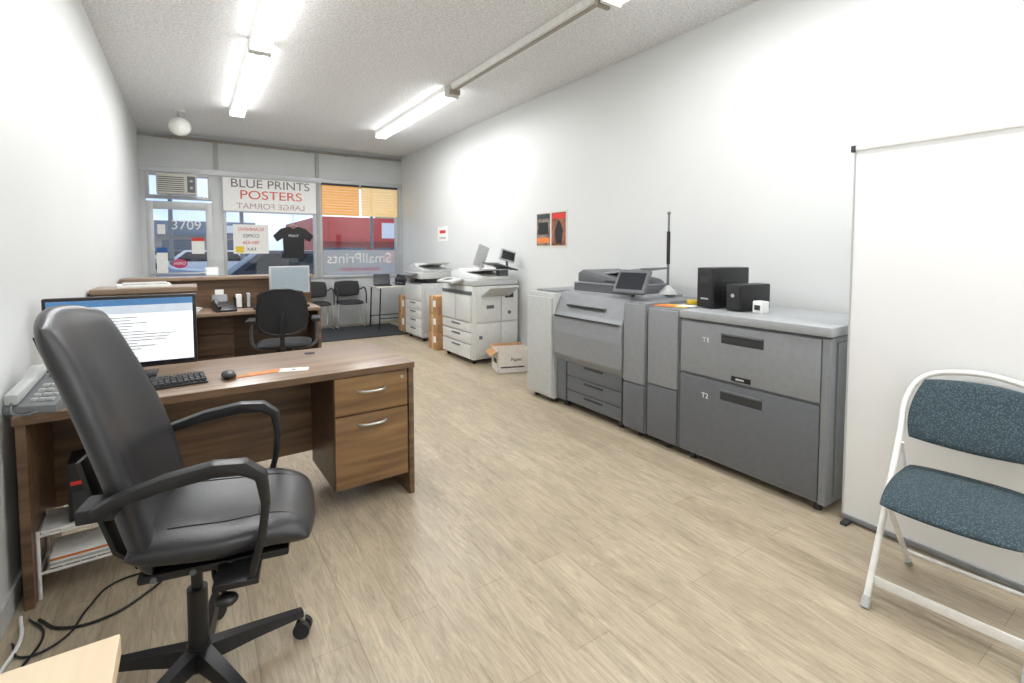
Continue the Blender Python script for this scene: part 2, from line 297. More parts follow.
# monitor
s=O('computer_monitor',(-.27,2.98,.7455),-2)
s.box('base',-.12,.12,-.09,.09,0,.012,BLK,.004); s.prism('neck',[(-.03,.012),(.03,.012),(.03,.2),(-.03,.2)],.03,.05,BLK)
s.box('bezel',-.29,.29,-.02,.02,.045,.395,BLK,.006); s.box('screen',-.275,.275,-.0225,-.02,.06,.38,SCR)
s.box('toolbar',-.275,.275,-.0235,-.0225,.35,.38,SCRB); s.box('ribbon',-.275,.275,-.0235,-.0225,.31,.35,M('screen_grey','#c8d3e0',.3,emit=.35)); s.box('taskbar',-.275,.275,-.0235,-.0225,.06,.072,SCRD)
for i in range(15): s.box('textline_%d'%i,-.25,.0+random.random()*.22,-.0235,-.0225,.29-i*.014,.2935-i*.014,SCRT)
def keyboard(loc,rot):
    s=O('computer_keyboard',loc,rot); s.prism('case',[(-.07,0),(.07,0),(.07,.022),(-.07,.01)],-.21,.21,BLK,'x',.003)
    bm=bmesh.new()
    for r in range(5):
        for c in range(18):
            g=bmesh.ops.create_cube(bm,size=1)['verts']
            for v in g: v.co=Vector((v.co.x*.018-.195+c*.023,v.co.y*.019-.05+r*.025,v.co.z*.009+.018+r*.0022))
    s.add('keys',bm,M('key_caps','#39393c',.5))
keyboard((-.16,2.70,.746),6)
s=O('computer_mouse',(.14,2.69,.746),5); s.pad('shell',lambda u,v:(u*.03,v*.05,.014),.022,BLK,12,.6,3,back=.013)
s=O('business_card_strip',(.25,2.71,.746),8); s.box('sheet',-.12,.12,-.03,.03,0,.002,ORG); s.box('print',-.1,-.02,-.025,.025,.002,.003,CARD)
s=O('paper_card',(.43,2.70,.746),-15); s.box('card',-.07,.07,-.035,.035,0,.002,PAP); s.box('mark',-.01,.01,-.01,.01,.002,.003,DKG)
s=O('desk_phone',(-.485,2.60,.746),-20)
s.prism('body',[(-.1,0),(.1,0),(.1,.11),(.07,.115),(-.1,.03)],-.085,.085,GM,'x',.006)
s.box('display',-.01,.07,.03,.08,.118,.124,SCRD,rot=('X',25)); s.prism('cradle',[(-.1,.035),(.07,.12),(.08,.15),(.04,.155),(0,.115),(-.06,.09),(-.1,.075)],-.08,-.035,LG,'x',.008)
for r in range(4):
    for c in range(3): s.box('key_%d_%d'%(r,c),-.01+c*.028,.01+c*.028,-.08+r*.024,-.064+r*.024,.042+r*.012,.052+r*.012,LG)
s.tube('coiled_cord',[(-.06,-.09,.05),(-.03,-.13,.01),(.03,-.12,.01),(.0,-.1,.01)],.004,GD)
# under desk stuff
s=O('white_storage_rack',(-.36,2.66,0),3)
for i,(a,c) in enumerate(((-.17,-.1),(.17,-.1),(-.17,.1),(.17,.1))): s.cyl('post_%d'%i,(a,c,0),(a,c,.27),.007,WTUBE,seg=10)
for k,z in enumerate((.1,.25)):
    s.tube('rim_%d'%k,[(-.17,-.1,z),(.17,-.1,z),(.17,.1,z),(-.17,.1,z)],.006,WTUBE,True,False)
    for i in range(7): s.tube('wire_%d_%d'%(k,i),[(-.15+i*.05,-.1,z),(-.15+i*.05,.1,z)],.003,WTUBE,smoothp=False)
s.box('tray',-.16,.16,-.095,.095,.256,.266,WHT)
for i,mm in enumerate((PAP,LG,PAP,ORG,PAP)): s.box('magazine_%d'%i,-.14,.1-i*.01,-.09,.08,.107+i*.009,.114+i*.009,mm)
s=O('computer_tower',(-.39,2.66,.267),3); s.box('case',-.05,.05,-.085,.085,0,.24,BLK,.006); s.box('front_stripe',-.04,.04,-.088,-.085,.15,.165,RED); s.box('vent',-.035,.035,-.088,-.085,.02,.12,GS)
s=O('network_router',(-.27,2.66,.267),3); s.box('case',-.04,.04,-.07,.07,0,.05,GS,.005); s.cyl('antenna',(.03,.05,.05),(.03,.05,.18),.005,BLK,seg=10)
s=O('power_cables',(0,0,0))
s.tube('cable_1',[(-.5,2.40,.006),(-.42,2.3,.006),(-.3,2.28,.006),(-.18,2.36,.006),(-.12,2.45,.006),(-.12,2.6,.006),(-.13,2.9,.006)],.005,BLK)
s.tube('cable_2',[(-.55,2.3,.006),(-.50,2.2,.006),(-.42,2.22,.006),(-.36,2.38,.006),(-.3,2.5,.006),(-.15,2.52,.006)],.004,BLK)
s.tube('cable_3',[(-.56,2.45,.007),(-.53,2.3,.007),(-.55,2.1,.007),(-.51,1.9,.007),(-.56,1.7,.007)],.006,WHT)
s.tube('cable_4',[(-.53,2.42,.006),(-.47,2.3,.006),(-.5,2.1,.006),(-.47,1.95,.006),(-.54,1.8,.006)],.004,BLK)
# ---------------------------------------------------------------- chairs
def base5(s,R,mat,wm,hubz=.09,start=18,colr=.028,top=.42):
    s.cyl('hub',(0,0,.07),(0,0,.14),.04,mat,.033)
    for i in range(5):
        a=math.radians(start+72*i); c,sn=math.cos(a),math.sin(a)
        bm=bmesh.new(); A=[]
        for (r,w,z0,z1) in ((.02,.03,.085,.135),(R*.5,.024,.085,.118),(R,.017,.075,.095)):
            A.append([bm.verts.new((r*c-q*w*sn,r*sn+q*w*c,z)) for q,z in ((-1,z0),(1,z0),(.7,z1),(-.7,z1))])
        for j in range(2):
            for k in range(4): bm.faces.new((A[j][k],A[j+1][k],A[j+1][(k+1)%4],A[j][(k+1)%4]))
        bm.faces.new(A[0]); bm.faces.new(A[2][::-1]); s.add('base_arm_%d'%i,bm,mat,30)
        px,py=R*c,R*sn; t=a+1.0; tx,ty=math.cos(t),math.sin(t)
        s.cyl('caster_stem_%d'%i,(px,py,.045),(px,py,.085),.009,CHR,seg=10)
        for k in (-1,1): s.cyl('caster_%d_%d'%(i,k),(px+tx*k*.006,py+ty*k*.006,.028),(px+tx*k*.024,py+ty*k*.024,.028),.028,wm,seg=18)
    s.cyl('gas_cylinder_cover',(0,0,.13),(0,0,.32),colr,mat); s.cyl('gas_piston',(0,0,.32),(0,0,top),.016,BLK)
ch=O('leather_office_chair',(-.01,1.76,0),-11)
base5(ch,.31,BLK,BLK2,start=19,top=.46)
ch.box('tilt_mechanism',-.10,.14,-.07,.07,.43,.475,BLK,.01)
ch.tube('height_lever',[(.06,-.07,.45),(.08,-.18,.44),(.12,-.26,.43)],.007,BLK); ch.cyl('tension_knob',(.12,-.02,.42),(.12,-.02,.38),.03,BLK); ch.sph('lever_knob',(.12,-.27,.43),.02,BLK,(1.4,1.2,.8))
def seatS(u,v):
    x=.105+u*.235; y=v*(.245-.035*max(0,u))
    return (x,y,.535+.018*(v*v)-.11*max(0,u-.35)**2+.015*max(0,-u))
ch.pad('seat_cushion',seatS,.042,LEA,30,.28,6,back=.045)
ch.box('seat_pan',-.10,.27,-.19,.19,.468,.492,BLK,.01)
for k in (-1,1):
    for j in range(3): ch.cyl('shell_screw_%d_%d'%(k,j),(-.06+j*.09,k*.19,.48),(-.06+j*.09,k*.196,.48),.008,GD,seg=12)
def backS(u,v):
    t=(v+1)/2; z=.465+.74*t; x=-.10-.215*t+.022*math.sin(t*PI)
    w=.225+.02*math.sin(min(1,t*1.3)*PI)-.01*t
    return (x+.06*u*u*(1-.35*t),-u*w,z)
ch.pad('backrest',backS,.032,LEA,34,.38,8,back=.034)
def seam(nm,f,n=14,off=.034):
    pts=[]
    for i in range(n+1):
        u,v=f(i/n); h=.01; p=Vector(backS(u,v)); du=Vector(backS(u+h,v))-p; dv=Vector(backS(u,v+h))-p; N=du.cross(dv).normalized()
        e=math.sqrt((1-abs(u)**8)*(1-abs(v)**8)); pts.append(tuple(p+N*(.032*e+.0003)))
    ch.tube(nm,pts,.0024,LEAS,res=3)
seam('seam_left',lambda t:(-.62+.08*math.sin(t*PI),-.9+1.75*t)); seam('seam_right',lambda t:(.62-.08*math.sin(t*PI),-.9+1.75*t))
seam('seam_cross',lambda t:(-.6+1.2*t,.42)); seam('seam_cross_low',lambda t:(-.56+1.12*t,-.2))
def sseam(nm,f,n=12):
    pts=[]
    for i in range(n+1):
        u,v=f(i/n); p=Vector(seatS(u,v)); e=math.sqrt((1-abs(u)**6)*(1-abs(v)**6)); pts.append((p.x,p.y,p.z+.042*e+.0003))
    ch.tube(nm,pts,.0022,LEAS,res=3)
sseam('seat_seam_a',lambda t:(-.6+1.5*t,.6)); sseam('seat_seam_b',lambda t:(-.6+1.5*t,-.6)); sseam('seat_seam_c',lambda t:(.35,-.6+1.2*t))
for k in (-1,1):
    y=k*.272
    ch.ribbon('arm_%d'%k,[(-.155,.725),(-.11,.745),(-.01,.773),(.10,.79),(.17,.785),(.21,.755),(.22,.68),(.21,.59),(.18,.485)],y-.022,y+.022,[.022,.028,.034,.036,.036,.03,.022,.02,.02],BLK,.007)
    ch.box('arm_bracket_%d'%k,.09,.20,min(k*.16,k*.294),max(k*.16,k*.294),.468,.486,BLK,.004)
    ch.box('arm_back_mount_%d'%k,-.185,-.11,min(k*.2,k*.29),max(k*.2,k*.29),.705,.74,BLK,.006)
ch.ribbon('back_support_bar',[(.0,.45),(-.14,.45),(-.19,.49),(-.23,.62),(-.265,.77)],-.035,.035,.014,BLK,.004)
tc=O('mesh_task_chair',(.74,5.1,0),78)
base5(tc,.29,BLK,BLK2,top=.42)
tc.pad('seat_cushion',lambda u,v:(.02+u*.24,v*.24,.47-.02*max(0,u)**2),.035,MESHB,20,.4,5)
tc.box('tilt_mechanism',-.1,.1,-.07,.07,.39,.44,BLK,.01)
def bS(u,v):
    t=(v+1)/2; return (-.24-.07*t+.045*u*u,-u*(.225-.02*t),.58+.43*t)
tc.pad('mesh_back',bS,.010,MESHB,22,.5,8)
tc.tube('back_frame',[bS(math.copysign(abs(math.cos(a))**.7,math.cos(a))*.95,math.copysign(abs(math.sin(a))**.7,math.sin(a))*.97) for a in [i*PI/8 for i in range(16)]],.012,BLK,True)
tc.ribbon('back_spine',[(-.02,.41),(-.24,.42),(-.3,.5),(-.29,.62),(-.3,.8)],-.02,.02,.018,BLK,.004)
for k in (-1,1):
    tc.box('arm_pad_%d'%k,-.12,.14,k*.28-.04,k*.28+.04,.68,.71,BLK,.01); tc.tube('arm_post_%d'%k,[(0,k*.28,.68),(0,k*.285,.55),(.0,k*.26,.45),(0,k*.12,.42)],.014,GD)
# ---------------------------------------------------------------- birch table corner
t=O('birch_side_table',(-.35,.66,0)); t.box('top',-.24,.24,-.32,.32,.71,.745,BIRCH,.004)
for i,(a,c) in enumerate(((-.2,-.28),(.2,-.28),(-.2,.28),(.2,.28))): t.box('leg_%d'%i,a-.02,a+.02,c-.02,c+.02,0,.71,BIRCH,.003)
t.box('apron_1',-.2,.2,-.29,-.27,.64,.71,BIRCH); t.box('apron_2',-.2,.2,.27,.29,.64,.71,BIRCH)
# ---------------------------------------------------------------- reception
r=O('reception_desk',(.3,5.3,0),world=True)
r.box('end_panel',-.58,.03,4.42,4.45,0,1.05,WALN,.002); r.box('end_ledge_top',-.585,.04,4.39,4.78,1.05,1.085,TOPW,.003)
r.box('end_side_panel',.0,.03,4.45,4.75,0,1.05,WALD); r.box('end_inner_panel',-.58,.0,4.73,4.75,0,1.05,WALD)
r.box('return_top',-.585,.03,4.76,5.57,.71,.742,TOPW,.003); r.box('return_side',.0,.025,4.8,5.0,0,.71,WALD)
r.box('desk_top',-.585,1.18,5.58,6.2,.71,.742,TOPW,.003); r.box('desk_right_panel',1.15,1.18,5.6,6.2,0,.71,WALN,.002)
r.box('desk_pedestal',.04,.36,5.8,6.15,.05,.71,WALD,.002)
for i,z in enumerate((.08,.3,.51)): r.box('pedestal_drawer_%d'%i,.05,.35,5.78,5.8,z,z+.19,WALD,.002)
r.box('modesty_panel',.36,1.15,6.1,6.12,.1,.71,WALD)
r.box('tall_panel',-.585,1.2,6.2,6.23,0,1.04,WALN); r.box('tall_ledge',-.585,1.22,6.12,6.48,1.04,1.072,TOPW,.003); r.box('tall_end_right',1.17,1.2,6.23,6.45,0,1.04,WALN); r.box('outer_panel',-.585,1.2,6.43,6.45,0,1.04,WALN)
s=O('computer_monitor',(.92,5.9,.743),8)
s.box('base',-.1,.1,-.08,.08,0,.012,LG,.004); s.box('neck',-.025,.025,.02,.05,.012,.2,LG); s.box('bezel',-.21,.21,-.02,.02,.14,.44,LG,.006); s.box('screen',-.195,.195,-.022,-.02,.155,.425,M('screen_pale','#97a4ac',.3,emit=.1))
keyboard((.75,5.68,.743),4)
s=O('computer_mouse',(1.05,5.68,.743),0); s.pad('shell',lambda u,v:(u*.03,v*.05,.014),.022,BLK,12,.6,3,back=.013)
s=O('desk_phone',(.28,5.72,.743),10); s.prism('body',[(-.1,0),(.1,0),(.1,.09),(-.1,.02)],-.09,.09,BLK,'x',.006); s.prism('handset',[(-.09,.03),(.09,.09),(.09,.12),(.06,.12),(0,.08),(-.06,.07),(-.09,.06)],-.085,-.045,BLK,'x',.008)
s=O('desk_organizer',(.5,6.0,.743))
for i in range(4): s.box('divider_%d'%i,-.12+i*.075,-.11+i*.075,-.08,.08,0,.12,BLK)
s.box('floor_tray',-.12,.12,-.08,.08,0,.01,BLK); s.box('papers',-.1,-.05,-.07,.07,.01,.14,PAP); s.box('folder',.0,.03,-.07,.07,.01,.15,LG)
s=O('receipt_printer',(.25,6.02,.743),0); s.prism('body',[(-.08,0),(.08,0),(.08,.14),(-.02,.15),(-.08,.08)],-.07,.07,GD,'x',.006); s.box('paper',-.04,.04,-.01,-.006,.14,.2,PAP)
s=O('paper_stack',(-.05,5.9,.743),12)
for i in range(5): s.box('sheet_%d'%i,-.1,.1,-.14,.14,i*.008,i*.008+.007,PAP if i%2 else LG,rot=('Z',i*4-8))
s=O('binder_stack',(-.25,4.58,1.086),5); s.box('binder_1',-.2,.12,-.12,.12,0,.02,PAP,.003); s.box('binder_2',-.17,.1,-.11,.1,.02,.03,LG,.003); s.box('binder_spine',-.2,-.19,-.1,.1,.004,.018,BLK)
s=O('card_holder',(.2,6.3,1.073)); s.prism('stand',[(-.04,0),(.04,0),(.04,.1),(.03,.1),(.0,.02),(-.04,.02)],-.06,.06,LG,'x'); s.box('cards',-.05,.05,-.01,.02,.02,.07,PAP)
# ---------------------------------------------------------------- floor mat, waiting area
s=O('entrance_floor_mat',(2.27,8.18,0)); s.box('rubber_border',-.8,.8,-.66,.64,.001,.008,BLK,.003); s.box('carpet_pile',-.77,.77,-.63,.61,.008,.013,MAT)
def wchair(x,y,rot=-90):
    s=O('waiting_room_chair',(x,y,.014),rot)
    s.pad('seat',lambda u,v:(u*.22,v*.22,.44-.02*max(0,u)**2),.03,BLK2,14,.35,5); s.pad('backrest',lambda u,v:(-.23-.04*(v+1)/2+.03*u*u,-u*.22,.66+v*.14),.018,BLK2,14,.4,5)
    for k in (-1,1): s.tube('sled_frame_%d'%k,[(-.29,k*.22,.84),(-.22,k*.23,.5),(-.22,k*.23,.44),(.2,k*.23,.42),(.23,k*.23,.03),(.2,k*.23,.014),(-.22,k*.23,.014),(-.25,k*.23,.05),(-.21,k*.23,.42)],.011,CHR,smoothp=False)
    for k in (-1,1): s.tube('arm_%d'%k,[(-.24,k*.235,.64),(.16,k*.24,.65),(.2,k*.24,.42)],.012,BLK)
wchair(1.77,8.72); wchair(2.32,8.72,-93); wchair(1.2,8.74)
s=O('folding_table',(3.0,8.35,0)); s.box('top',-.40,.4,-.3,.3,.715,.74,M('table_top','#c9c4ba',.5),.005)
for i,(a,c) in enumerate(((-.36,-.25),(.34,-.25),(-.36,.25),(.34,.25))): s.cyl('leg_%d'%i,(a,c,.0),(a*.92,c,.715),.012,BLK,seg=10)
for i,c in enumerate((-.25,.25)): s.cyl('brace_%d'%i,(-.35,c,.2),(.33,c,.2),.008,BLK,seg=8)
s=O('laptop_computer',(2.78,8.33,.741),-10); s.box('base',-.14,.14,-.10,.10,0,.018,BLK,.004); s.box('lid',-.14,.14,.10,.11,.01,.20,BLK,.003,rot=('X',-12)); s.box('screen',-.13,.13,.09,.095,.02,.19,SCRD,rot=('X',-12))
s=O('desktop_inkjet_printer',(3.23,8.38,.741),-80); s.prism('body',[(-.13,0),(.13,0),(.13,.16),(-.08,.17),(-.13,.1)],-.18,.18,BLK2,'x',.01); s.box('paper_tray',-.12,.12,-.2,-.13,.03,.045,GD,.003); s.box('lid',-.17,.17,-.1,.12,.17,.19,GD,.005)
def cbox(loc,sx,sy,sz,rot,n=1,mm=None):
    s=O('cardboard_box',loc,rot); mm=mm or CARD
    for i in range(n):
        z=i*sz; s.box('carton_%d'%i,-sx/2+i*.008,sx/2-i*.004,-sy/2,sy/2,z,z+sz-.004,mm,.003); s.box('tape_%d'%i,-sx/2-.001,sx/2+.001,-.025,.025,z+.005,z+sz-.002,M('packing_tape','#cfae85',.4)); s.box('label_%d'%i,-sx/2-.002,-sx/2,-sy*.4,-sy*.12,z+sz*.4,z+sz*.75,PAP)
    return s
cbox((3.08,7.78,.014),.34,.3,.3,0,2); cbox((2.92,6.2,0),.32,.28,.245,0,3)
def caster(s,x,y,m=BLK):
    s.cyl('caster_%d_%d'%(int(x*100),int(y*100)),(x,y-.012,.025),(x,y+.012,.025),.025,m,seg=14); s.box('caster_fork_%d_%d'%(int(x*100),int(y*100)),x-.015,x+.015,y-.015,y+.015,.035,.06,GD)
# ---------------------------------------------------------------- copier 1
c=O('office_copier',(3.06,5.45,0),world=True); x0,x1,y0,y1=2.74,3.40,5.05,5.85
c.box('body',x0+.02,x1,y0,y1,.055,.93,LW,.012)
for (a,bb) in ((x0+.07,y0+.06),(x1-.06,y0+.06),(x0+.07,y1-.06),(x1-.06,y1-.06)): caster(c,a,bb)
for i,(z0,z1) in enumerate(((.07,.24),(.25,.38),(.39,.5))):
    c.box('drawer_%d'%i,x0-.005,x0+.02,y0+.03,y1-.03,z0,z1-.005,LW,.004); c.box('drawer_grip_%d'%i,x0-.012,x0-.004,y0+.28,y0+.5,z1-.05,z1-.03,GD,.002)
c.box('front_door_left',x0-.01,x0+.02,y0+.41,y1-.02,.51,.82,LW,.008); c.box('front_door_right',x0-.01,x0+.02,y0+.02,y0+.39,.51,.82,LW,.008)
c.box('brand_strip',x0-.004,x0+.02,y0+.02,y1-.02,.83,.87,GD,.003)
c.box('side_door_upper',x0+.06,x1-.27,y0-.018,y0,.5,.88,LW,.01); c.box('side_door_right',x1-.25,x1-.03,y0-.018,y0,.5,.88,LW,.01); c.box('side_panel_low_l',x0+.06,x1-.27,y0-.012,y0,.1,.48,LW,.008); c.box('side_panel_low_r',x1-.25,x1-.03,y0-.012,y0,.1,.48,LW,.008)
c.box('side_grip',x0+.2,x0+.3,y0-.024,y0-.016,.66,.7,GD,.003); c.cyl('side_dial',(x1-.14,y0-.026,.6),(x1-.14,y0-.016,.6),.022,GD); c.box('side_vent',x1-.2,x1-.08,y0-.022,y0-.016,.78,.84,GS)
c.box('side_latch',x0+.1,x0+.14,y0-.018,y0-.01,.3,.34,GD)
c.box('scanner_deck',x0+.02,x1,y0+.0,y1,.935,1.0,LG,.012); c.box('scanner_gap',x0+.04,x1-.01,y0+.01,y1-.01,.925,.94,GS)
c.prism('document_feeder',[(y0+.06,1.0),(y1-.03,1.0),(y1-.03,1.09),(y1-.25,1.13),(y1-.34,1.08),(y0+.06,1.035)],x0+.12,x1-.03,LW,'x',.01)
c.prism('feeder_tray',[(y0+.02,1.13),(y0+.03,1.115),(y1-.3,1.075),(y1-.3,1.09)],x0+.18,x1-.1,LG,'x',.003)
c.box('operation_panel',x0-.14,x0+.02,y0+.22,y1-.15,.97,1.0,LG,.008,rot=('Y',-12)); c.box('operation_display',x0-.11,x0-.02,y0+.4,y0+.56,.993,1.0,SCRD,rot=('Y',-12))
c.box('side_bypass_tray',x0+.12,x1-.14,y0-.26,y0-.01,.86,.88,LG,.006,rot=('X',-28))
c.cyl('monitor_pole',(x1-.1,y0+.1,1.0),(x1-.1,y0+.1,1.3),.015,GD); c.box('status_display',x1-.24,x1-.02,y0+.02,y0+.06,1.22,1.36,LG,.006,rot=('Y',14)); c.box('status_screen',x1-.22,x1-.04,y0+.012,y0+.02,1.24,1.34,SCRD,rot=('Y',14))
c.box('output_tray_a',x1-.34,x1-.02,y0-.05,y0+.32,1.15,1.165,GD,.004,rot=('Y',16)); c.box('tray_support',x1-.2,x1-.1,y0+.1,y0+.2,1.0,1.15,GD,.004)
c.box('upright_screen',x0+.3,x0+.46,y0+.42,y0+.44,1.14,1.42,LG,.005,rot=('Y',20)); c.cyl('screen_stalk',(x0+.36,y0+.43,1.07),(x0+.38,y0+.43,1.18),.015,LG)
# ---------------------------------------------------------------- copier 2
c=O('office_copier',(3.1,7.1,0),world=True); x0,x1,y0,y1=2.84,3.40,6.75,7.4
c.box('body',x0,x1,y0,y1,.055,.86,LG,.012)
for (a,bb) in ((x0+.06,y0+.06),(x1-.06,y0+.06),(x0+.06,y1-.06),(x1-.06,y1-.06)): caster(c,a,bb)
for i in range(4): c.box('drawer_%d'%i,x0-.012,x0,y0+.02,y1-.02,.08+i*.13,.2+i*.13,LW,.004); c.box('grip_%d'%i,x0-.018,x0-.01,y0+.22,y0+.42,.165+i*.13,.18+i*.13,GS)
c.box('front_door',x0-.012,x0,y0+.02,y1-.02,.61,.84,LW,.006); c.box('scanner',x0-.02,x1,y0,y1,.93,1.02,LG,.012); c.box('output_cavity',x0+.1,x1,y0+.05,y1-.02,.86,.93,GS); c.box('column',x0+.02,x1,y1-.12,y1,.86,.93,LG)
c.prism('document_feeder',[(y0+.05,1.02),(y1,1.02),(y1,1.12),(y1-.22,1.16),(y1-.3,1.1),(y0+.05,1.06)],x0+.06,x1-.02,LG,'x',.01); c.prism('feeder_tray',[(y0,1.17),(y0+.01,1.155),(y1-.25,1.11),(y1-.25,1.125)],x0+.1,x1-.1,LW,'x',.003)
c.box('operation_panel',x0-.14,x0-.02,y0+.1,y1-.1,.97,1.0,GD,.006,rot=('Y',-15)); c.box('side_tray',x0+.1,x1-.1,y0-.22,y0-.01,.6,.62,LW,.005,rot=('X',-25))
c.box('side_door',x0+.05,x1-.05,y0-.014,y0,.15,.8,LG,.01)
s=O('open_floor_carton',(3.02,4.62,0),-18); sx,sy,h=.19,.15,.25
s.box('bottom',-sx,sx,-sy,sy,0,.005,CARD)
for nm,a in (('side_near',(-sx,sx,-sy,-sy+.005)),('side_far',(-sx,sx,sy-.005,sy)),('side_left',(-sx,-sx+.005,-sy,sy)),('side_right',(sx-.005,sx,-sy,sy))): s.box(nm,*a,.0,h,M('carton_white','#e4e0d8',.7))
s.box('flap_far',-sx,sx,sy,sy+.09,h-.01,h-.005,CARD,rot=('X',30)); s.box('flap_left',-sx-.09,-sx,-sy,sy,h-.03,h-.025,CARD,rot=('Y',-30)); s.text('printed_word','Paper',(.02,-sy-.001,.15),.055,DKG); s.box('contents',-sx+.01,sx-.01,-sy+.01,sy-.01,.01,.15,CARD); s.box('printed_band',-sx+.03,sx-.08,-sy-.001,-sy,.06,.075,DKG)
s.box('side_mark',-sx-.001,-sx,-.08,.06,.1,.15,DKG)
# ---------------------------------------------------------------- production press
X=2.67
P=O('production_printer',(X,2.5,0),world=True); XB=3.36
y0,y1=1.165,2.07
P.box('feeder_cabinet',X+.02,XB,y0,y1,.045,.915,GM,.008); P.box('feeder_lid',X-.01,XB+.01,y0-.012,y1,.92,.972,GT,.012); P.box('lid_gap',X+.03,XB-.02,y0+.006,y1-.01,.908,.925,GS)
P.box('drawer_upper',X,X+.02,y0+.04,y1-.012,.575,.905,GL,.006); P.box('drawer_lower',X,X+.02,y0+.04,y1-.012,.065,.56,GD,.006); P.box('corner_trim',X+.002,X+.022,y0,y0+.036,.05,.91,GM,.004)
for i,z in enumerate((.80,.455)):
    P.box('handle_recess_%d'%i,X-.003,X+.004,y0+.34,y0+.6,z,z+.05,GS,.002); P.box('handle_lip_%d'%i,X-.012,X,y0+.34,y0+.6,z+.05,z+.062,GD,.003)
P.box('status_plate',X-.003,X+.002,y0+.41,y0+.53,.585,.615,BLK,.001); P.box('status_led',X-.005,X-.002,y0+.45,y0+.5,.595,.605,LG)
P.text('label_t1','T1',(X-.002,y1-.2,.8),.045,WHT,'-x'); P.text('label_t2','T2',(X-.002,y1-.2,.45),.045,WHT,'-x')
P.box('side_panel',X+.08,XB-.03,y0-.008,y0,.08,.89,GM,.006)
for yy in (y0+.06,y1-.08):
    for xx in (X+.06,XB-.08): P.cyl('leveler_%d_%d'%(xx*100,yy*100),(xx,yy,0),(xx,yy,.05),.022,GS,.014)
P.box('bridge_module',X+.02,XB,2.075,2.345,.045,.965,GM,.008); P.box('bridge_door_upper',X,X+.02,2.085,2.335,.43,.955,GL,.008); P.box('bridge_door_lower',X,X+.02,2.085,2.335,.06,.422,GD,.008)
P.box('slim_module',X+.01,XB,2.352,2.565,.045,.985,GM,.01); P.box('slim_door_upper',X-.01,X+.012,2.36,2.557,.40,.975,GL,.01); P.box('slim_door_lower',X-.01,X+.012,2.36,2.557,.06,.392,GD,.01)
e0,e1=2.572,3.37
P.prism('engine_upper',[(X+.02,.40),(X-.025,.47),(X-.035,.66),(X-.02,.80),(X+.0,.83),(X+.06,.985),(X+.1,1.0),(XB,1.0),(XB,.40)],e0,e1,GL,'y',.01)
P.box('engine_seam',X-.037,X-.02,e0+.01,e1-.01,.795,.803,GS); P.box('engine_base',X+.05,XB,e0+.005,e1-.005,.05,.42,GD,.006)
P.box('engine_left_foot_panel',X+.01,X+.05,e1-.13,e1-.006,.06,.42,GD,.006)
for i,(z0,z1) in enumerate(((.29,.42),(.17,.285),(.065,.165))):
    P.box('engine_drawer_%d'%i,X+.015,X+.05,e0+.02,e1-.14,z0,z1,GD,.006); P.box('engine_drawer_grip_%d'%i,X+.01,X+.018,e0+.22,e0+.44,z1-.035,z1-.018,GS,.002)
P.box('engine_front_slot',X+.0,X+.03,e0+.2,e0+.65,.885,.9,GS)
P.box('engine_top_plate',X+.12,XB-.02,e0+.02,e1-.02,.998,1.006,GT,.003)
P.box('scanner_unit',X+.17,XB-.02,e0+.12,e1-.04,1.0,1.075,GD,.012); P.box('scanner_glass_edge',X+.16,XB-.03,e0+.13,e1-.05,1.075,1.083,GT)
P.prism('document_feeder',[(e0+.14,1.083),(e1-.06,1.083),(e1-.06,1.16),(e1-.12,1.19),(e1-.32,1.16),(e0+.2,1.12)],X+.2,XB-.04,GD,'x',.012)
P.prism('feeder_tray',[(e0+.06,1.22),(e0+.07,1.205),(e1-.3,1.15),(e1-.3,1.165)],X+.26,XB-.12,GT,'x',.003)
P.box('feeder_vent',X+.196,X+.202,e0+.2,e1-.4,1.095,1.11,GS)
P.cyl('screen_arm',(X+.16,e0+.06,.99),(X+.12,e0+.0,1.09),.018,GD)
def slab(nm,dx,dy,dz,ox,mat,bev):
    bm=bmesh.new(); bmesh.ops.create_cube(bm,size=1)
    for v in bm.verts: v.co=Vector((v.co.x*dx,v.co.y*dy,v.co.z*dz))
    if bev: bmesh.ops.bevel(bm,geom=bm.edges[:],offset=bev,segments=2,affect='EDGES')
    bmesh.ops.translate(bm,verts=bm.verts,vec=(ox,0,0))
    RM=Matrix.Rotation(math.radians(12),3,'Z')@Matrix.Rotation(math.radians(32),3,'Y')
    bmesh.ops.transform(bm,verts=bm.verts,matrix=Matrix.Translation((X+.1,e0+.01,1.12))@RM.to_4x4()); P.add(nm,bm,mat,35)
slab('touch_screen',.03,.27,.2,0,GD,.006); slab('touch_display',.004,.22,.14,-.017,SCRD,0)
P.box('finisher_module',X-.02,XB-.05,3.38,3.76,.04,.98,LG,.012); P.box('finisher_door',X-.04,X-.02,3.39,3.75,.06,.94,LG,.008); P.box('finisher_tray',X+.05,XB-.15,3.42,3.72,.982,1.0,GL,.004)
for i,(xx,yy) in enumerate(((X+.08,2.2),(X+.08,2.45),(X+.08,2.65),(X+.08,3.3),(X+.05,3.45),(X+.05,3.7),(XB-.1,2.4),(XB-.1,3.3),(XB-.1,3.6))): P.cyl('foot_%d'%i,(xx,yy,0),(xx,yy,.055),.025,GS,seg=14)
s=O('uninterruptible_power_supply',(3.03,2.0,.973),-6); s.box('case',-.17,.17,-.07,.07,.005,.27,BLK,.008); s.box('front_panel',-.176,-.168,-.06,.06,.02,.26,BLK2,.004); s.box('display',-.179,-.175,-.035,.035,.17,.21,GS); s.box('badge',-.179,-.175,-.03,.03,.06,.07,LG)
for i in range(5): s.box('vent_%d'%i,-.1,.1,-.072,-.069,.06+i*.03,.07+i*.03,GS)
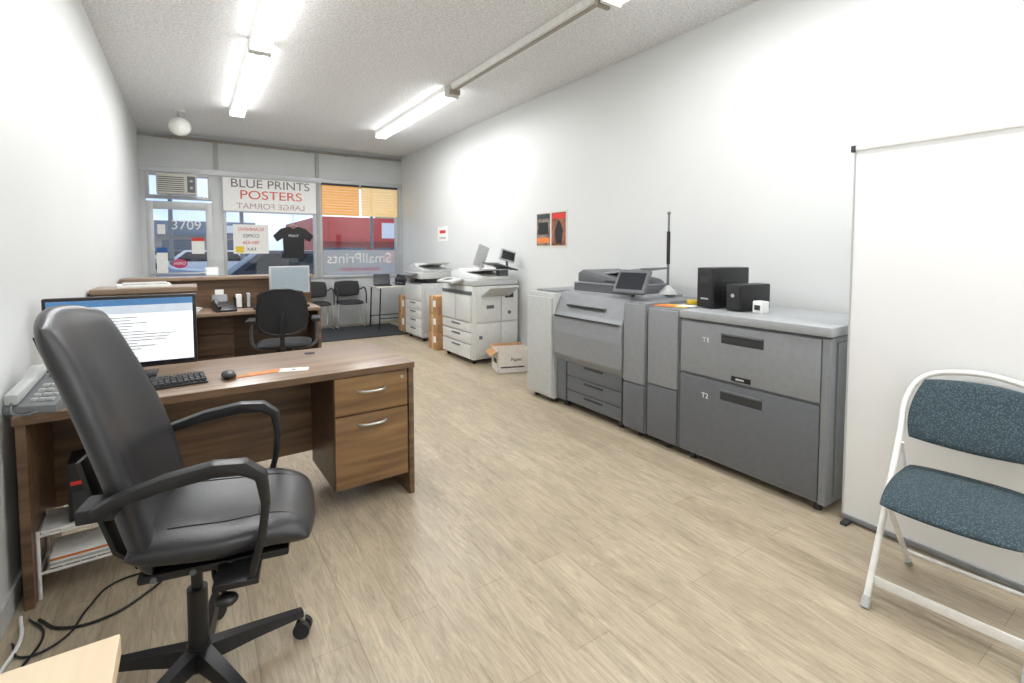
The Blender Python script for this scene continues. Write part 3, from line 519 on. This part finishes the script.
s=O('uninterruptible_power_supply',(3.0,1.80,.973),-6); s.box('case',-.14,.14,-.055,.055,.004,.17,BLK,.008); s.box('front_panel',-.146,-.138,-.048,.048,.015,.16,BLK2,.004); s.cyl('button',(-.15,0,.1),(-.145,0,.1),.012,LG)
s=O('network_adapter',(2.92,1.67,.973),-10); s.box('shell',-.03,.03,-.035,.035,0,.075,WHT,.006); s.box('port',-.032,-.029,-.02,.02,.02,.05,GS)
s=O('desktop_pole_stand',(3.2,2.60,1.007)); s.cyl('base',(0,0,0),(0,0,.03),.07,LG,.06); s.cyl('cone',(0,0,.03),(0,0,.07),.05,LG,.015); s.cyl('lower_pole',(0,0,.07),(0,0,.36),.011,GD,.009); s.cyl('black_sleeve',(0,0,.24),(0,0,.5),.014,BLK); s.cyl('tip',(0,0,.5),(0,0,.64),.008,GD); s.sph('finial',(0,0,.645),.014,GD)
s=O('paper_notes',(2.85,2.25,.967),15); s.box('yellow_sheet',-.07,.07,-.1,.1,0,.002,YEL); s.box('orange_sheet',-.1,.02,-.02,.12,.002,.004,ORG); s.box('white_sheet',-.02,.08,-.14,-.02,.002,.004,PAP)
s=O('tape_roll',(3.05,2.25,.967))
bm=bmesh.new(); n=24
for i in range(n):
    a=2*PI*i/n
    for rr,zz in ((.028,0),(.045,0),(.045,.03),(.028,.03)): bm.verts.new((rr*math.cos(a),rr*math.sin(a),zz))
bm.verts.ensure_lookup_table()
for i in range(n):
    for k in range(4): bm.faces.new([bm.verts[j] for j in (4*i+k,4*((i+1)%n)+k,4*((i+1)%n)+(k+1)%4,4*i+(k+1)%4)])
s.add('ring',bm,YEL,30)
# ---------------------------------------------------------------- wall posters
s=O('wall_poster',(XR,4.4,1.6),world=True); s.box('sheet',XR-.006,XR-.001,4.16,4.73,1.39,1.8,M('poster_edge','#d8d4cc',.6)); s.box('half_right',XR-.008,XR-.006,4.18,4.43,1.41,1.78,M('poster_tan','#8f5a44',.6,vary=(14,.5))); s.box('half_left',XR-.008,XR-.006,4.46,4.71,1.41,1.78,M('poster_mix','#7e7468',.6,vary=(18,.6))); s.box('header',XR-.01,XR-.008,4.19,4.42,1.71,1.77,RED); s.box('header_left',XR-.01,XR-.008,4.47,4.70,1.72,1.77,DKG)
s.prism('figure',[(4.25,1.43),(4.35,1.43),(4.37,1.58),(4.33,1.66),(4.30,1.7),(4.27,1.66),(4.23,1.58)],XR-.01,XR-.008,BLK2,'x'); s.box('stripe',XR-.01,XR-.008,4.47,4.70,1.44,1.5,ORG); s.box('picture_panel',XR-.01,XR-.008,4.49,4.68,1.54,1.68,BLK2)
s=O('wall_notice',(XR,7.3,1.6),world=True); s.box('sheet',XR-.004,XR-.001,7.12,7.5,1.5,1.74,PAP); s.box('red_print',XR-.005,XR-.004,7.2,7.42,1.63,1.68,RED); s.box('text',XR-.005,XR-.004,7.18,7.44,1.54,1.57,LG)
# ---------------------------------------------------------------- display board
s=O('portable_display_board',(2.73,.3,0),world=True)
s.box('panel',2.72,2.735,-.45,1.10,.035,1.85,BOARD,.002); s.box('top_clamp_rail',2.714,2.741,-.45,1.105,1.838,1.862,WHT,.003); s.box('base_cassette',2.71,2.745,-.45,1.10,.016,.036,GM,.004)
s.box('edge_strip',2.716,2.739,1.10,1.106,.035,1.85,LG)
s.box('support_pole',2.738,2.758,.3,.32,.03,1.84,GD)
for i,y in enumerate((1.06,-.35)): s.box('foot_%d'%i,2.66,2.82,y,y+.03,0,.016,GS,.003)
s.box('top_end_cap',2.71,2.745,1.1,1.12,1.835,1.866,GS,.002)
# ---------------------------------------------------------------- folding chair
f=O('folding_chair',(2.385,.578,0),185)
w=.215
def fr(z): return .25-.52*(z/.84)
f.tube('main_frame',[(fr(0),-w,.012),(fr(.3),-w,.3),(fr(.6),-w,.6),(fr(.74),-w*.99,.74),(fr(.82),-w*.8,.815),(fr(.85),-w*.35,.85),(fr(.85),w*.35,.85),(fr(.82),w*.8,.815),(fr(.74),w*.99,.74),(fr(.6),w,.6),(fr(.3),w,.3),(fr(0),w,.012)],.0115,WTUBE)
for k in (-1,1):
    f.tube('rear_leg_%d'%k,[(.16,k*(w-.028),.41),(.02,k*(w-.028),.26),(-.2,k*(w-.028),.012)],.0105,WTUBE,smoothp=False)
    f.cyl('front_foot_%d'%k,(fr(0)+.004,k*w,0),(fr(.03),k*w,.035),.015,LG); f.cyl('rear_foot_%d'%k,(-.21,k*(w-.028),0),(-.18,k*(w-.028),.03),.014,LG)
    f.tube('seat_link_%d'%k,[(-.16,k*(w-.014),.41),(fr(.56),k*(w-.014),.56)],.006,WTUBE,smoothp=False)
    f.tube('seat_rail_%d'%k,[(-.17,k*(w-.03),.415),(.19,k*(w-.03),.41)],.009,WTUBE,smoothp=False)
f.box('front_crossbar',fr(.09)-.004,fr(.09)+.004,-w,w,.07,.105,WTUBE,.003); f.tube('rear_crossbar',[(-.14,-w+.028,.085),(-.14,w-.028,.085)],.008,WTUBE,smoothp=False)
f.pad('seat_pad',lambda u,v:(.03+u*.215,v*.205,.435-.02*max(0,u)**2-.014*u),.024,FAB,22,.3,5)
f.pad('back_pad',lambda u,v:(fr(.7+v*.115)+.002+.02*u*u,-u*.195*(1-.06*v),.70+v*.125),.018,FAB,22,.42,5)
# ---------------------------------------------------------------- exterior
SNOW=M('snowy_street','#a2abb6',.9,vary=(.6,.3))
room('exterior_street',-60,80,YB+.2,120,-.25,-.15,SNOW)
def bld(x0,x1,y0,h,mm,fasc,fm):
    s=O('street_building',((x0+x1)/2,y0,-.14),world=True); s.box('walls',x0,x1,y0,y0+10,-.14,h,mm); s.box('fascia',x0,x1,y0-.3,y0,h-fasc,h,fm)
    n=max(2,int((x1-x0)/2.5)); wd=(x1-x0)/n
    for i in range(n): s.box('shopfront_%d'%i,x0+i*wd+.3,x0+(i+1)*wd-.3,y0-.05,y0,.3,h-fasc-.3,M('shop_glass','#3c4f63',.15)); s.box('sign_%d'%i,x0+i*wd+.5,x0+(i+1)*wd-.5,y0-.36,y0-.3,h-fasc+.2,h-.25,WHT if i%2 else fm)
bld(5.6,14,27,3.1,M('brick_red','#a8332e',.8),1.3,M('fascia_red','#c92a2a',.6)); bld(-8,4.2,42,3.4,M('bld_tan','#8f8a86',.8),1.0,M('bld_fascia','#5f7288',.7)); bld(-30,-10,34,4,M('bld_grey','#8c8f94',.8),1.5,M('fascia_white','#d8d8d8',.7)); bld(16,40,40,5,M('bld_cream','#b6ab98',.8),1.5,M('fascia_blue','#4f79a8',.7))
def car(x,y,mm,rot=0):
    s=O('parked_car',(x,y,-.15),rot); s.prism('body',[(-2.2,.3),(2.2,.3),(2.25,.7),(2.1,.9),(1.2,1.0),(.6,1.5),(-1.4,1.5),(-2.0,1.0),(-2.25,.8)],-.85,.85,mm,'y',.06)
    s.prism('side_glass',[(-1.8,1.0),(1.05,1.0),(.52,1.42),(-1.32,1.42)],-.87,.87,M('car_glass','#1c232b',.1),'y')
    for i,(a,c) in enumerate(((-1.4,-.8),(1.4,-.8),(-1.4,.8),(1.4,.8))): s.cyl('wheel_%d'%i,(a,c-.1,.33),(a,c+.1,.33),.33,BLK2); s.cyl('rim_%d'%i,(a,c-.11,.33),(a,c+.11,.33),.19,LG)
car(2.9,14.5,M('car_dark','#2a3440',.3)); car(-1.6,17,M('car_silver','#8f9aa6',.3)); car(9.0,21,M('car_red','#b22b2b',.3)); car(1.2,27,M('car_white','#d5d8dc',.3)); car(5.2,19.5,M('car_blue','#34506e',.3)); car(-.6,30,M('car_dark2','#33363c',.3))
for i,(x,y) in enumerate(((1.9,24),(-.6,24),(7.5,24))):
    s=O('street_light_pole',(x,y,-.15)); s.cyl('pole',(0,0,0),(0,0,7),.09,GD,.06); s.tube('arm',[(0,0,6.9),(.3,-.3,7.2),(1.0,-.9,7.3)],.04,GD); s.box('lamp_head',.9,1.3,-1.05,-.8,7.22,7.34,LG,.02)
# ---------------------------------------------------------------- world, camera
w=bpy.data.worlds.new('sky'); bpy.context.scene.world=w; w.use_nodes=True; nt=w.node_tree; bg=nt.nodes['Background']
tcn=nt.nodes.new('ShaderNodeTexCoord'); nz=nt.nodes.new('ShaderNodeTexNoise'); nz.inputs['Scale'].default_value=3.5; nz.inputs['Detail'].default_value=5
nt.links.new(tcn.outputs['Generated'],nz.inputs['Vector']); cr=nt.nodes.new('ShaderNodeValToRGB'); cr.color_ramp.elements[0].position=.38; cr.color_ramp.elements[0].color=(.28,.45,.75,1); cr.color_ramp.elements[1].position=.6; cr.color_ramp.elements[1].color=(.78,.84,.95,1)
nt.links.new(nz.outputs['Fac'],cr.inputs['Fac']); nt.links.new(cr.outputs['Color'],bg.inputs['Color']); bg.inputs['Strength'].default_value=1.6
cam=bpy.data.cameras.new('camera'); cam.sensor_width=36; cam.lens=491/1024*36; cam.clip_start=.02
fpx=491; pitch=math.radians(3.0)
cam.shift_y=-(91.5-fpx*math.tan(pitch))/1024
co=link(bpy.data.objects.new('camera',cam)); co.location=(0,0,1.36); co.rotation_euler=(PI/2-pitch,0,-math.radians(33.26)); bpy.context.scene.camera=co
vs=bpy.context.scene.view_settings; vs.view_transform='Standard'; vs.exposure=.08
